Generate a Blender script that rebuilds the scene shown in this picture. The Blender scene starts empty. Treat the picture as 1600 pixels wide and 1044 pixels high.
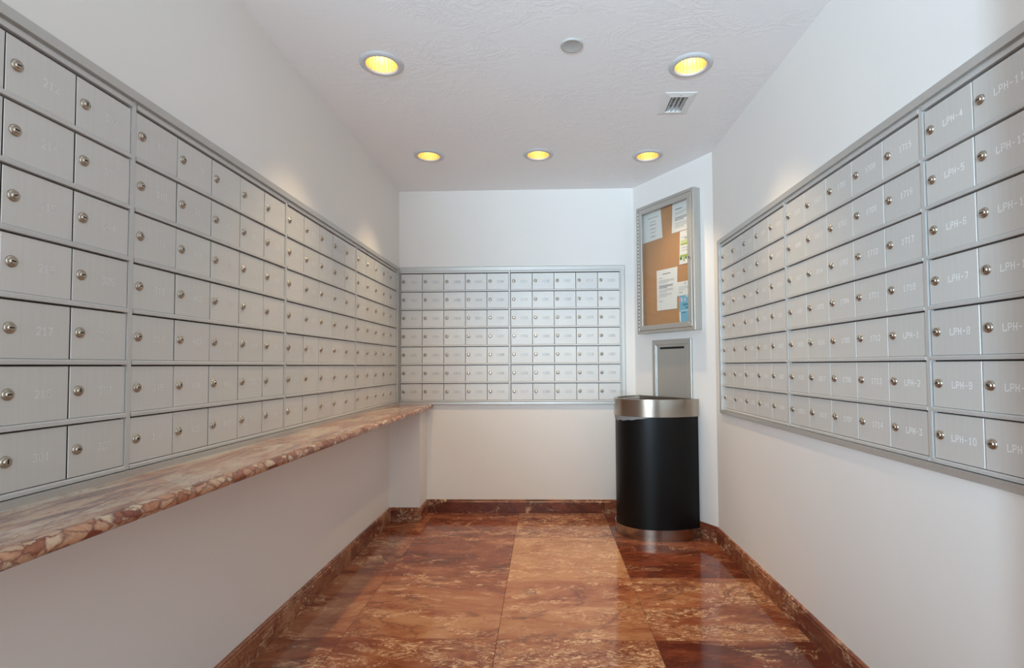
import bpy, bmesh, math, random
from mathutils import Vector, Matrix
random.seed(7)
scene = bpy.context.scene
C = scene.collection
PI = math.pi

# ------------------------------------------------------------------ camera
EYE = 1.103
FPX, YAW, PITCH, ROLL, CX, CY = 815.04, -0.0292, 0.0352, -0.0057, 827.36, 542.32
cam_d = bpy.data.cameras.new('camera')
cam = bpy.data.objects.new('camera', cam_d); C.objects.link(cam)
cam_d.sensor_fit = 'HORIZONTAL'; cam_d.sensor_width = 36.0
cam_d.lens = 36.0 * FPX / 1600.0
cam_d.shift_x = -(CX - 800.0) / 1600.0
cam_d.shift_y = (CY - 522.0) / 1600.0
cam_d.clip_start = 0.02
fw = Vector((math.sin(YAW) * math.cos(PITCH), math.cos(YAW) * math.cos(PITCH), math.sin(PITCH)))
rt0 = Vector((math.cos(YAW), -math.sin(YAW), 0)); up0 = rt0.cross(fw)
rt = rt0 * math.cos(ROLL) + up0 * math.sin(ROLL); up = up0 * math.cos(ROLL) - rt0 * math.sin(ROLL)
cam.matrix_world = Matrix(((rt.x, up.x, -fw.x, 0), (rt.y, up.y, -fw.y, 0), (rt.z, up.z, -fw.z, EYE), (0, 0, 0, 1)))
scene.camera = cam

# ------------------------------------------------------------------ world, daylight, exposure
world = bpy.data.worlds.new('world'); scene.world = world; world.use_nodes = True
wb = world.node_tree.nodes['Background']
wb.inputs['Color'].default_value = (0.84, 0.93, 1.0, 1); wb.inputs['Strength'].default_value = 1.7
# cool key light from the lobby, far behind the doorway on the left; the jamb cuts it off on the right wall
kd = bpy.data.lights.new('lobby_key', 'SPOT'); kd.energy = 880; kd.color = (0.58, 0.81, 1.0); kd.spot_size = math.radians(50); kd.spot_blend = 1.0; kd.shadow_soft_size = 0.05
ko = bpy.data.objects.new('lobby_key', kd); C.objects.link(ko)
ko.location = (-1.05, -3.5, 1.25)
ka, ke = math.radians(22), math.radians(9)
ko.rotation_euler = Vector((math.sin(ka) * math.cos(ke), math.cos(ka) * math.cos(ke), math.sin(ke))).to_track_quat('-Z', 'Y').to_euler()
# the photographer's flash, turned up to bounce off the ceiling above the doorway
fd = bpy.data.lights.new('bounce_flash', 'SPOT'); fd.energy = 100; fd.color = (0.68, 0.86, 1.0); fd.spot_size = math.radians(66); fd.spot_blend = 1.0; fd.shadow_soft_size = 0.05
fo = bpy.data.objects.new('bounce_flash', fd); C.objects.link(fo)
fo.location = (-0.05, -0.60, 0.95); fo.rotation_euler = (math.radians(180 - 52), 0, 0)
vs = scene.view_settings
vs.view_transform = 'Standard'; vs.look = 'None'; vs.exposure = 0.50; vs.gamma = 1.0; vs.use_curve_mapping = False
LAMP_W = 34.0
scene.cycles.diffuse_bounces = 7; scene.cycles.max_bounces = 9

# ------------------------------------------------------------------ helpers
def mesh_from(name, verts, faces, mats=(), fmat=None, smooth=False):
    me = bpy.data.meshes.new(name)
    me.from_pydata([tuple(v) for v in verts], [], faces)
    for m in mats: me.materials.append(m)
    if fmat:
        for p, i in zip(me.polygons, fmat): p.material_index = i
    if smooth:
        for p in me.polygons: p.use_smooth = True
    me.update()
    return me

class MB:
    """collects shapes into one mesh"""
    def __init__(s): s.v = []; s.f = []; s.m = []; s.sm = []
    def add(s, v, f, m=0, smooth=False):
        b = len(s.v); s.v += [tuple(x) for x in v]
        for q in f: s.f.append(tuple(i + b for i in q)); s.m.append(m); s.sm.append(smooth)
    def box(s, x0, x1, y0, y1, z0, z1, m=0):
        v = [(x0, y0, z0), (x1, y0, z0), (x1, y1, z0), (x0, y1, z0), (x0, y0, z1), (x1, y0, z1), (x1, y1, z1), (x0, y1, z1)]
        s.add(v, [(0, 3, 2, 1), (4, 5, 6, 7), (0, 1, 5, 4), (1, 2, 6, 5), (2, 3, 7, 6), (3, 0, 4, 7)], m)
    def prism(s, prof, axis, a0, a1, m=0, smooth=False):
        """prof: closed 2D loop; extruded along axis 'x' (prof=(y,z)), 'y' (prof=(x,z)) or 'z' (prof=(x,y))"""
        def P(p, a): return {'x': (a, p[0], p[1]), 'y': (p[0], a, p[1]), 'z': (p[0], p[1], a)}[axis]
        n = len(prof); v = [P(p, a0) for p in prof] + [P(p, a1) for p in prof]
        s.add(v, [(i, (i + 1) % n, n + (i + 1) % n, n + i) for i in range(n)], m, smooth)
        s.add(v, [tuple(range(n))[::-1], tuple(range(n, 2 * n))], m)
    def lathe(s, prof, n=24, m=0, axis='z', smooth=True, closed=False):
        """prof: list of (radius, height)"""
        v = []
        for r, h in prof:
            for i in range(n):
                a = 2 * PI * i / n
                p = (r * math.cos(a), r * math.sin(a), h)
                v.append(p if axis == 'z' else (p[0], -p[2], p[1]))
        f = []
        for k in range(len(prof) - 1):
            for i in range(n):
                j = (i + 1) % n; f.append((k * n + i, k * n + j, (k + 1) * n + j, (k + 1) * n + i))
        s.add(v, f, m, smooth)
        if closed:
            k = (len(prof) - 1) * n; s.add(v[k:k + n], [tuple(range(n))], m)
    def mesh(s, name, *mats):
        me = mesh_from(name, s.v, s.f, mats, s.m)
        for p, q in zip(me.polygons, s.sm): p.use_smooth = q
        bm = bmesh.new(); bm.from_mesh(me); bmesh.ops.recalc_face_normals(bm, faces=bm.faces); bm.to_mesh(me); bm.free()
        return me
    def obj(s, name, mats, parent=None, loc=(0, 0, 0)):
        if not isinstance(mats, (tuple, list)): mats = (mats,)
        return link(name, s.mesh(name, *mats), parent, loc)

def link(name, me, parent=None, loc=(0, 0, 0), rot=None):
    o = bpy.data.objects.new(name, me); C.objects.link(o); o.location = loc
    if rot: o.rotation_euler = rot
    if parent: o.parent = parent
    return o
def tag(o, label, cat, group=None):
    o['label'] = label; o['category'] = cat
    if group: o['group'] = group
    return o
def thing(name, label, cat, loc=(0, 0, 0), rz=0.0, group=None):
    o = bpy.data.objects.new(name, None); C.objects.link(o); o.empty_display_size = 0.05
    o.location = loc; o.rotation_euler = (0, 0, rz)
    return tag(o, label, cat, group)
def struct(o):
    o['kind'] = 'structure'; return o
def bevel(o, w, seg=2):
    b = o.modifiers.new('bevel', 'BEVEL'); b.width = w; b.segments = seg; b.limit_method = 'ANGLE'; return o

# ------------------------------------------------------------------ materials
def newmat(name):
    m = bpy.data.materials.new(name); m.use_nodes = True
    nt = m.node_tree; return m, nt, nt.nodes, nt.links, nt.nodes['Principled BSDF']
def node(N, typ, **kw):
    n = N.new(typ)
    for k, v in kw.items(): setattr(n, k, v)
    return n
def ramp(N, stops, interp='LINEAR'):
    r = N.new('ShaderNodeValToRGB'); r.color_ramp.interpolation = interp
    e = r.color_ramp.elements
    while len(e) < len(stops): e.new(0.5)
    for el, (p, c) in zip(e, stops):
        el.position = p; el.color = (c[0], c[1], c[2], 1) if not isinstance(c, (int, float)) else (c, c, c, 1)
    return r
def noise(N, L, vec, scale, detail=4, rough=0.55, dist=0.0):
    n = N.new('ShaderNodeTexNoise'); n.inputs['Scale'].default_value = scale; n.inputs['Detail'].default_value = detail
    n.inputs['Roughness'].default_value = rough; n.inputs['Distortion'].default_value = dist
    if vec: L.new(vec, n.inputs['Vector'])
    return n
def mix(N, L, fac, a, b, mode='MIX'):
    n = N.new('ShaderNodeMix'); n.data_type = 'RGBA'; n.blend_type = mode
    for sock, val in ((0, fac), (6, a), (7, b)):
        if isinstance(val, (int, float)): n.inputs[sock].default_value = val
        elif isinstance(val, tuple): n.inputs[sock].default_value = (*val, 1)
        else: L.new(val, n.inputs[sock])
    return n.outputs[2]
def math_n(N, L, op, a, b=None, clamp=False):
    n = N.new('ShaderNodeMath'); n.operation = op; n.use_clamp = clamp
    for i, v in enumerate((a, b)):
        if v is None: continue
        if isinstance(v, (int, float)): n.inputs[i].default_value = v
        else: L.new(v, n.inputs[i])
    return n.outputs[0]
def plain(name, col, rough=0.5, metal=0.0, spec=0.5, coat=0.0):
    m, nt, N, L, B = newmat(name)
    B.inputs['Base Color'].default_value = (*col, 1); B.inputs['Roughness'].default_value = rough
    B.inputs['Metallic'].default_value = metal; B.inputs['Specular IOR Level'].default_value = spec
    B.inputs['Coat Weight'].default_value = coat
    return m

def paint(name, col, scale, strength, rough=0.6):
    m, nt, N, L, B = newmat(name)
    tc = N.new('ShaderNodeTexCoord')
    n1 = noise(N, L, tc.outputs['Object'], scale, 5, 0.6, 0.6)
    n2 = noise(N, L, tc.outputs['Object'], 1.7, 3)
    r = ramp(N, [(0.3, tuple(c * 0.975 for c in col)), (0.7, col)]); L.new(n2.outputs['Fac'], r.inputs['Fac'])
    L.new(r.outputs['Color'], B.inputs['Base Color']); B.inputs['Roughness'].default_value = rough
    bp = N.new('ShaderNodeBump'); bp.inputs['Strength'].default_value = strength; bp.inputs['Distance'].default_value = 0.003
    L.new(n1.outputs['Fac'], bp.inputs['Height']); L.new(bp.outputs['Normal'], B.inputs['Normal'])
    return m
M = {}
M['wall'] = paint('white_wall_paint', (0.825, 0.80, 0.765), 70, 0.10, 0.55)

# ceiling: skip-trowel plaster, patches of flat trowel marks with ridged edges
def ceiling_mat():
    m, nt, N, L, B = newmat('trowelled_ceiling')
    tc = N.new('ShaderNodeTexCoord')
    mp = N.new('ShaderNodeMapping'); mp.inputs['Scale'].default_value = (1, 1.6, 1); L.new(tc.outputs['Object'], mp.inputs['Vector'])
    n1 = noise(N, L, mp.outputs['Vector'], 5.5, 6, 0.62, 2.2)
    a = math_n(N, L, 'ABSOLUTE', math_n(N, L, 'SUBTRACT', n1.outputs['Fac'], 0.5))
    r = ramp(N, [(0.0, 1.0), (0.035, 0.25), (0.12, 0.0)]); L.new(a, r.inputs['Fac'])
    n2 = noise(N, L, mp.outputs['Vector'], 2.2, 3); r2 = ramp(N, [(0.42, 0.0), (0.62, 1.0)]); L.new(n2.outputs['Fac'], r2.inputs['Fac'])
    n3 = noise(N, L, mp.outputs['Vector'], 38, 4)
    h = math_n(N, L, 'ADD', math_n(N, L, 'MULTIPLY', r.outputs['Color'], r2.outputs['Color']), math_n(N, L, 'MULTIPLY', n3.outputs['Fac'], 0.22))
    bp = N.new('ShaderNodeBump'); bp.inputs['Strength'].default_value = 0.33; bp.inputs['Distance'].default_value = 0.004
    L.new(h, bp.inputs['Height']); L.new(bp.outputs['Normal'], B.inputs['Normal'])
    B.inputs['Base Color'].default_value = (0.85, 0.845, 0.85, 1); B.inputs['Roughness'].default_value = 0.6
    return m
M['ceiling'] = ceiling_mat()

def alu(name, col, rough, metal, brush=(220, 220, 3), var=0.06):
    m, nt, N, L, B = newmat(name)
    tc = N.new('ShaderNodeTexCoord'); oi = N.new('ShaderNodeObjectInfo')
    mp = N.new('ShaderNodeMapping'); mp.inputs['Scale'].default_value = brush; L.new(tc.outputs['Object'], mp.inputs['Vector'])
    n1 = noise(N, L, mp.outputs['Vector'], 1.0, 3)
    n2 = noise(N, L, tc.outputs['Object'], 9, 3)
    v = math_n(N, L, 'ADD', math_n(N, L, 'MULTIPLY', math_n(N, L, 'SUBTRACT', n1.outputs['Fac'], 0.5), 0.10),
               math_n(N, L, 'MULTIPLY', math_n(N, L, 'SUBTRACT', oi.outputs['Random'], 0.5), var))
    v = math_n(N, L, 'ADD', v, 1.0)
    hs = N.new('ShaderNodeHueSaturation'); hs.inputs['Color'].default_value = (*col, 1); L.new(v, hs.inputs['Value'])
    L.new(hs.outputs['Color'], B.inputs['Base Color']); B.inputs['Metallic'].default_value = metal
    rr = math_n(N, L, 'ADD', math_n(N, L, 'MULTIPLY', n2.outputs['Fac'], 0.10), rough - 0.05); L.new(rr, B.inputs['Roughness'])
    bp = N.new('ShaderNodeBump'); bp.inputs['Strength'].default_value = 0.06; bp.inputs['Distance'].default_value = 0.001
    L.new(n1.outputs['Fac'], bp.inputs['Height']); L.new(bp.outputs['Normal'], B.inputs['Normal'])
    return m
M['door'] = alu('brushed_aluminium_door', (0.66, 0.645, 0.615), 0.50, 0.32)
M['rail'] = alu('aluminium_rail', (0.60, 0.59, 0.57), 0.52, 0.4)
M['trim'] = alu('anodised_trim', (0.56, 0.545, 0.515), 0.42, 0.6)
M['body'] = plain('mailbox_body', (0.05, 0.05, 0.05), 0.6, 0.3)  # aluminium body coloured dark to hold the shade behind the doors
M['gasket'] = plain('dark_gasket', (0.02, 0.02, 0.02), 0.7)  # shade of narrow gaps, put into the colour
M['lock'] = plain('brass_nickel_lock', (0.47, 0.41, 0.34), 0.28, 1.0)
M['dark'] = plain('black_void', (0.006, 0.006, 0.006), 0.8)
M['engrave'] = plain('engraved_number', (0.92, 0.92, 0.91), 0.5, 0.0)  # right-wall engraving, its glint put into the colour
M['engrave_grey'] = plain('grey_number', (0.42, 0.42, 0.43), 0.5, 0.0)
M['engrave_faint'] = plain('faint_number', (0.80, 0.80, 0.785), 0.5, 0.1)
M['case'] = alu('notice_case_aluminium', (0.50, 0.485, 0.45), 0.40, 0.6)
M['steel'] = alu('brushed_stainless', (0.38, 0.335, 0.285), 0.20, 1.0, brush=(3, 3, 260))
M['black'] = plain('black_enamel', (0.003, 0.003, 0.0032), 0.40, 0.0, 0.22)
M['white_metal'] = plain('white_enamel', (0.74, 0.74, 0.73), 0.35)
M['paper'] = plain('paper_white', (0.80, 0.78, 0.77), 0.75)
M['ink'] = plain('ink_grey', (0.30, 0.29, 0.30), 0.8)
M['ink_light'] = plain('ink_pale', (0.48, 0.47, 0.48), 0.8)
M['green'] = plain('print_green', (0.36, 0.46, 0.08), 0.7)
M['green_pale'] = plain('print_pale_green', (0.62, 0.64, 0.34), 0.7)
M['green_dark'] = plain('print_dark_green', (0.09, 0.15, 0.06), 0.7)
M['blue'] = plain('print_blue', (0.20, 0.46, 0.62), 0.6)
M['blue_dark'] = plain('print_dark_blue', (0.08, 0.26, 0.40), 0.6)
M['pink'] = plain('print_pink', (0.62, 0.30, 0.42), 0.6)
M['ring'] = plain('satin_grey_ring', (0.56, 0.57, 0.58), 0.45)
M['speaker'] = plain('speaker_grille_grey', (0.46, 0.46, 0.44), 0.7)
M['caulk'] = plain('grey_green_caulk', (0.30, 0.31, 0.27), 0.7)

def cork():
    m, nt, N, L, B = newmat('cork'); tc = N.new('ShaderNodeTexCoord')
    n = noise(N, L, tc.outputs['Object'], 160, 4, 0.7); n2 = noise(N, L, tc.outputs['Object'], 3, 2)
    r = ramp(N, [(0.3, (0.36, 0.16, 0.06)), (0.5, (0.50, 0.25, 0.11)), (0.72, (0.58, 0.31, 0.145))]); L.new(n.outputs['Fac'], r.inputs['Fac'])
    c = mix(N, L, math_n(N, L, 'MULTIPLY', n2.outputs['Fac'], 0.4), r.outputs['Color'], (0.50, 0.25, 0.11))
    L.new(c, B.inputs['Base Color']); B.inputs['Roughness'].default_value = 0.85
    return m
M['cork'] = cork()
def pane():
    m, nt, N, L, B = newmat('clear_pane'); N.remove(B)
    t = N.new('ShaderNodeBsdfTransparent'); t.inputs['Color'].default_value = (0.97, 0.98, 0.97, 1)
    g = N.new('ShaderNodeBsdfGlossy'); g.inputs['Roughness'].default_value = 0.03
    lw = N.new('ShaderNodeLayerWeight'); lw.inputs['Blend'].default_value = 0.5
    fr = math_n(N, L, 'ADD', math_n(N, L, 'MULTIPLY', math_n(N, L, 'POWER', lw.outputs['Facing'], 4.0), 0.5), 0.035)
    mx = N.new('ShaderNodeMixShader'); L.new(fr, mx.inputs[0]); L.new(t.outputs[0], mx.inputs[1]); L.new(g.outputs[0], mx.inputs[2])
    L.new(mx.outputs[0], N['Material Output'].inputs['Surface']); return m
M['pane'] = pane()
def film():
    m, nt, N, L, B = newmat('liner_film'); N.remove(B)
    t = N.new('ShaderNodeBsdfTransparent'); d = N.new('ShaderNodeBsdfTranslucent'); d.inputs['Color'].default_value = (0.8, 0.8, 0.8, 1)
    g = N.new('ShaderNodeBsdfDiffuse'); g.inputs['Color'].default_value = (0.72, 0.71, 0.70, 1)
    a = N.new('ShaderNodeMixShader'); a.inputs[0].default_value = 0.7; L.new(d.outputs[0], a.inputs[1]); L.new(g.outputs[0], a.inputs[2])
    mx = N.new('ShaderNodeMixShader'); mx.inputs[0].default_value = 0.62; L.new(t.outputs[0], mx.inputs[1]); L.new(a.outputs[0], mx.inputs[2])
    L.new(mx.outputs[0], N['Material Output'].inputs['Surface']); return m
M['film'] = film()
def clear_film():
    m, nt, N, L, B = newmat('clear_film'); N.remove(B)
    t = N.new('ShaderNodeBsdfTransparent')
    g = N.new('ShaderNodeBsdfDiffuse'); g.inputs['Color'].default_value = (0.8, 0.8, 0.8, 1)
    mx = N.new('ShaderNodeMixShader'); mx.inputs[0].default_value = 0.10; L.new(t.outputs[0], mx.inputs[1]); L.new(g.outputs[0], mx.inputs[2])
    L.new(mx.outputs[0], N['Material Output'].inputs['Surface']); return m
M['clear_film'] = clear_film()

def red_marble(name, rough=0.10):
    """red breccia; object colour: R warm-tan share, G cream breccia share, B dark veins, A pattern offset"""
    m, nt, N, L, B = newmat(name)
    tc = N.new('ShaderNodeTexCoord'); oi = N.new('ShaderNodeObjectInfo')
    sp = N.new('ShaderNodeSeparateColor'); L.new(oi.outputs['Color'], sp.inputs[0])
    off = N.new('ShaderNodeVectorMath'); off.operation = 'SCALE'; off.inputs[0].default_value = (17.3, 9.1, 5.7); L.new(oi.outputs['Alpha'], off.inputs['Scale'])
    mp = N.new('ShaderNodeMapping'); mp.inputs['Rotation'].default_value = (0.2, 0.1, math.radians(-24)); mp.inputs['Scale'].default_value = (1.0, 2.3, 1.6)
    L.new(tc.outputs['Object'], mp.inputs['Vector'])
    ad = N.new('ShaderNodeVectorMath'); ad.operation = 'ADD'; L.new(mp.outputs['Vector'], ad.inputs[0]); L.new(off.outputs['Vector'], ad.inputs[1])
    V = ad.outputs['Vector']
    big = noise(N, L, V, 1.7, 5, 0.55, 1.4)
    fine = noise(N, L, V, 9, 8, 0.68, 1.6)
    # ground colour
    g = ramp(N, [(0.25, (0.105, 0.025, 0.013)), (0.41, (0.20, 0.054, 0.026)), (0.56, (0.30, 0.108, 0.051)), (0.76, (0.41, 0.20, 0.10))])
    sel = math_n(N, L, 'ADD', big.outputs['Fac'], math_n(N, L, 'MULTIPLY', math_n(N, L, 'SUBTRACT', sp.outputs[0], 0.5), 0.62))
    sel = math_n(N, L, 'ADD', sel, math_n(N, L, 'MULTIPLY', math_n(N, L, 'SUBTRACT', fine.outputs['Fac'], 0.5), 0.45))
    L.new(sel, g.inputs['Fac'])
    col = g.outputs['Color']
    # cream breccia clasts, in clouds
    vo = N.new('ShaderNodeTexVoronoi'); vo.feature = 'F1'; vo.inputs['Scale'].default_value = 17; vo.inputs['Randomness'].default_value = 1
    wv = N.new('ShaderNodeVectorMath'); wv.operation = 'ADD'
    nd = noise(N, L, V, 7, 5, 0.6, 0.5); sc = N.new('ShaderNodeVectorMath'); sc.operation = 'SCALE'; sc.inputs['Scale'].default_value = 0.55
    L.new(nd.outputs['Color'], sc.inputs[0]); L.new(V, wv.inputs[0]); L.new(sc.outputs['Vector'], wv.inputs[1]); L.new(wv.outputs['Vector'], vo.inputs['Vector'])
    cl = ramp(N, [(0.30, 1.0), (0.50, 0.0)]); L.new(vo.outputs['Distance'], cl.inputs['Fac'])
    pick = N.new('ShaderNodeSeparateColor'); L.new(vo.outputs['Color'], pick.inputs[0])
    pk = ramp(N, [(0.40, 0.0), (0.55, 1.0)]); L.new(pick.outputs[0], pk.inputs['Fac'])
    cloud = noise(N, L, V, 3.0, 5, 0.62, 1.4)
    cm = math_n(N, L, 'ADD', cloud.outputs['Fac'], math_n(N, L, 'MULTIPLY', math_n(N, L, 'SUBTRACT', sp.outputs[1], 0.5), 0.55))
    cr = ramp(N, [(0.51, 0.0), (0.58, 1.0)]); L.new(cm, cr.inputs['Fac'])
    fac = math_n(N, L, 'MULTIPLY', math_n(N, L, 'MULTIPLY', cl.outputs['Color'], pk.outputs['Color']), cr.outputs['Color'], True)
    col = mix(N, L, math_n(N, L, 'MULTIPLY', fac, 0.9), col, (0.68, 0.455, 0.27))
    # crazed cream web between the clasts, and small rusty chips
    wb2 = noise(N, L, V, 8.5, 9, 0.70, 2.4); wa = math_n(N, L, 'ABSOLUTE', math_n(N, L, 'SUBTRACT', wb2.outputs['Fac'], 0.5))
    wr = ramp(N, [(0.0, 1.0), (0.030, 0.0)]); L.new(wa, wr.inputs['Fac'])
    col = mix(N, L, math_n(N, L, 'MULTIPLY', math_n(N, L, 'MULTIPLY', wr.outputs['Color'], cr.outputs['Color']), 0.5), col, (0.66, 0.43, 0.26))
    ch = noise(N, L, V, 16, 6, 0.7, 1.0); chr_ = ramp(N, [(0.60, 0.0), (0.68, 0.75)]); L.new(ch.outputs['Fac'], chr_.inputs['Fac'])
    col = mix(N, L, chr_.outputs['Color'], col, (0.17, 0.045, 0.024))
    # long pale veins
    vn = noise(N, L, V, 1.35, 6, 0.62, 2.6)
    va = math_n(N, L, 'ABSOLUTE', math_n(N, L, 'SUBTRACT', vn.outputs['Fac'], 0.52))
    vr = ramp(N, [(0.0, 1.0), (0.008, 0.6), (0.016, 0.0)]); L.new(va, vr.inputs['Fac'])
    brk = ramp(N, [(0.46, 0.0), (0.6, 1.0)]); L.new(cloud.outputs['Fac'], brk.inputs['Fac'])
    col = mix(N, L, math_n(N, L, 'MULTIPLY', math_n(N, L, 'MULTIPLY', vr.outputs['Color'], brk.outputs['Color']), 0.75), col, (0.62, 0.37, 0.22))
    # dark oxblood seams
    dn = noise(N, L, V, 1.1, 7, 0.66, 1.8)
    da = math_n(N, L, 'ABSOLUTE', math_n(N, L, 'SUBTRACT', dn.outputs['Fac'], 0.47))
    dr = ramp(N, [(0.0, 1.0), (0.022, 0.0)]); L.new(da, dr.inputs['Fac'])
    dk = math_n(N, L, 'MULTIPLY', math_n(N, L, 'MULTIPLY', dr.outputs['Color'], sp.outputs[2]), 0.95)
    dk = math_n(N, L, 'MULTIPLY', dk, math_n(N, L, 'MULTIPLY', fine.outputs['Fac'], 1.5), True)
    col = mix(N, L, dk, col, (0.085, 0.022, 0.018))
    L.new(col, B.inputs['Base Color'])
    B.inputs['Roughness'].default_value = rough; B.inputs['Specular IOR Level'].default_value = 0.45
    return m
M['floor_marble'] = red_marble('red_breccia_floor', 0.09)
M['base_marble'] = red_marble('red_breccia_base', 0.26)

def counter_marble():
    m, nt, N, L, B = newmat('cream_violet_breccia')
    tc = N.new('ShaderNodeTexCoord')
    mp = N.new('ShaderNodeMapping'); mp.inputs['Scale'].default_value = (2.4, 0.9, 1.6); mp.inputs['Rotation'].default_value = (0, 0, math.radians(14)); L.new(tc.outputs['Object'], mp.inputs['Vector'])
    V = mp.outputs['Vector']
    big = noise(N, L, V, 2.0, 6, 0.62, 0.9)
    sx = N.new('ShaderNodeSeparateXYZ'); L.new(tc.outputs['Object'], sx.inputs[0])
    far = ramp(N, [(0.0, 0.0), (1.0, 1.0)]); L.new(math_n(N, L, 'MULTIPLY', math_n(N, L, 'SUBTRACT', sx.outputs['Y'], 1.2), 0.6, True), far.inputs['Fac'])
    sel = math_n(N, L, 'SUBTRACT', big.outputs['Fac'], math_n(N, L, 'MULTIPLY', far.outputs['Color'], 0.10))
    g = ramp(N, [(0.30, (0.36, 0.165, 0.10)), (0.41, (0.50, 0.29, 0.19)), (0.50, (0.60, 0.46, 0.34)), (0.66, (0.56, 0.49, 0.42))]); L.new(sel, g.inputs['Fac'])
    col = g.outputs['Color']
    # violet streaks running with the slab
    mp2 = N.new('ShaderNodeMapping'); mp2.inputs['Scale'].default_value = (9.0, 1.6, 4); mp2.inputs['Rotation'].default_value = (0, 0, math.radians(16)); L.new(tc.outputs['Object'], mp2.inputs['Vector'])
    vn = noise(N, L, mp2.outputs['Vector'], 2.4, 9, 0.72, 1.6)
    va = ramp(N, [(0.475, 0.0), (0.56, 0.95)]); L.new(vn.outputs['Fac'], va.inputs['Fac'])
    c2 = noise(N, L, V, 1.5, 3); c2r = ramp(N, [(0.43, 0.0), (0.55, 1.0)]); L.new(c2.outputs['Fac'], c2r.inputs['Fac'])
    col = mix(N, L, math_n(N, L, 'MULTIPLY', va.outputs['Color'], c2r.outputs['Color']), col, (0.185, 0.095, 0.092))
    # fine rusty cracks
    n3 = noise(N, L, V, 5, 8, 0.7, 2.0); a3 = math_n(N, L, 'ABSOLUTE', math_n(N, L, 'SUBTRACT', n3.outputs['Fac'], 0.5))
    r3 = ramp(N, [(0.0, 0.8), (0.02, 0.0)]); L.new(a3, r3.inputs['Fac'])
    col = mix(N, L, r3.outputs['Color'], col, (0.30, 0.10, 0.06))
    L.new(col, B.inputs['Base Color']); B.inputs['Roughness'].default_value = 0.16
    return m
M['counter'] = counter_marble()
def counter_edge():
    m, nt, N, L, B = newmat('breccia_edge')
    tc = N.new('ShaderNodeTexCoord')
    nd = noise(N, L, tc.outputs['Object'], 14, 5, 0.6, 0.6); sc = N.new('ShaderNodeVectorMath'); sc.operation = 'SCALE'; sc.inputs['Scale'].default_value = 0.05
    L.new(nd.outputs['Color'], sc.inputs[0]); wv = N.new('ShaderNodeVectorMath'); wv.operation = 'ADD'; L.new(tc.outputs['Object'], wv.inputs[0]); L.new(sc.outputs['Vector'], wv.inputs[1])
    mp = N.new('ShaderNodeMapping'); mp.inputs['Scale'].default_value = (1.0, 0.5, 1.0); L.new(wv.outputs['Vector'], mp.inputs['Vector'])
    vo = N.new('ShaderNodeTexVoronoi'); vo.feature = 'F1'; vo.inputs['Scale'].default_value = 46; L.new(mp.outputs['Vector'], vo.inputs['Vector'])
    ve = N.new('ShaderNodeTexVoronoi'); ve.feature = 'DISTANCE_TO_EDGE'; ve.inputs['Scale'].default_value = 46; L.new(mp.outputs['Vector'], ve.inputs['Vector'])
    pk = N.new('ShaderNodeSeparateColor'); L.new(vo.outputs['Color'], pk.inputs[0])
    g = ramp(N, [(0.0, (0.20, 0.055, 0.035)), (0.30, (0.36, 0.14, 0.08)), (0.52, (0.50, 0.25, 0.145)), (0.72, (0.56, 0.36, 0.23)), (1.0, (0.64, 0.49, 0.35))])
    fine = noise(N, L, tc.outputs['Object'], 60, 5, 0.65); sel = math_n(N, L, 'ADD', pk.outputs[0], math_n(N, L, 'MULTIPLY', math_n(N, L, 'SUBTRACT', fine.outputs['Fac'], 0.5), 0.7)); L.new(sel, g.inputs['Fac'])
    er = ramp(N, [(0.0, 0.85), (0.06, 0.45), (0.14, 0.0)]); L.new(ve.outputs['Distance'], er.inputs['Fac'])
    col = mix(N, L, er.outputs['Color'], g.outputs['Color'], (0.16, 0.045, 0.03))
    L.new(col, B.inputs['Base Color']); B.inputs['Roughness'].default_value = 0.16
    return m
M['counter_edge'] = counter_edge()
def reflector():
    m, nt, N, L, B = newmat('gold_reflector')
    B.inputs['Base Color'].default_value = (0.88, 0.74, 0.42, 1); B.inputs['Roughness'].default_value = 0.32; B.inputs['Metallic'].default_value = 0.55
    return m
M['reflector'] = reflector()
def bulb():
    m, nt, N, L, B = newmat('warm_bulb'); B.inputs['Base Color'].default_value = (1, 0.85, 0.6, 1)
    B.inputs['Emission Color'].default_value = (1.0, 0.72, 0.36, 1); B.inputs['Emission Strength'].default_value = 6.5; return m
M['bulb'] = bulb()

# ------------------------------------------------------------------ the room
XL, XR, YB, YF, H = -1.115, 1.066, 3.95, -0.25, 2.448
DA = Vector((0.68, 3.95, 0)); DB = Vector((1.066, 3.29, 0)); DT = (DB - DA).normalized(); DN = Vector((DT.y, -DT.x, 0))
DANG = math.atan2(DT.y, DT.x)
T = 0.16
ZB, ZT = 0.838, 1.814                     # mailbox rows, bottom and top
Y_L0, Y_L1 = 0.527, 3.887                 # left banks
Y_R1, Y_R0 = 3.16, 0.640                  # right banks (far, near)
X_B0, X_B1 = -1.104, 0.576                # back banks
ND = 0.11                                 # niche depth

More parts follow.
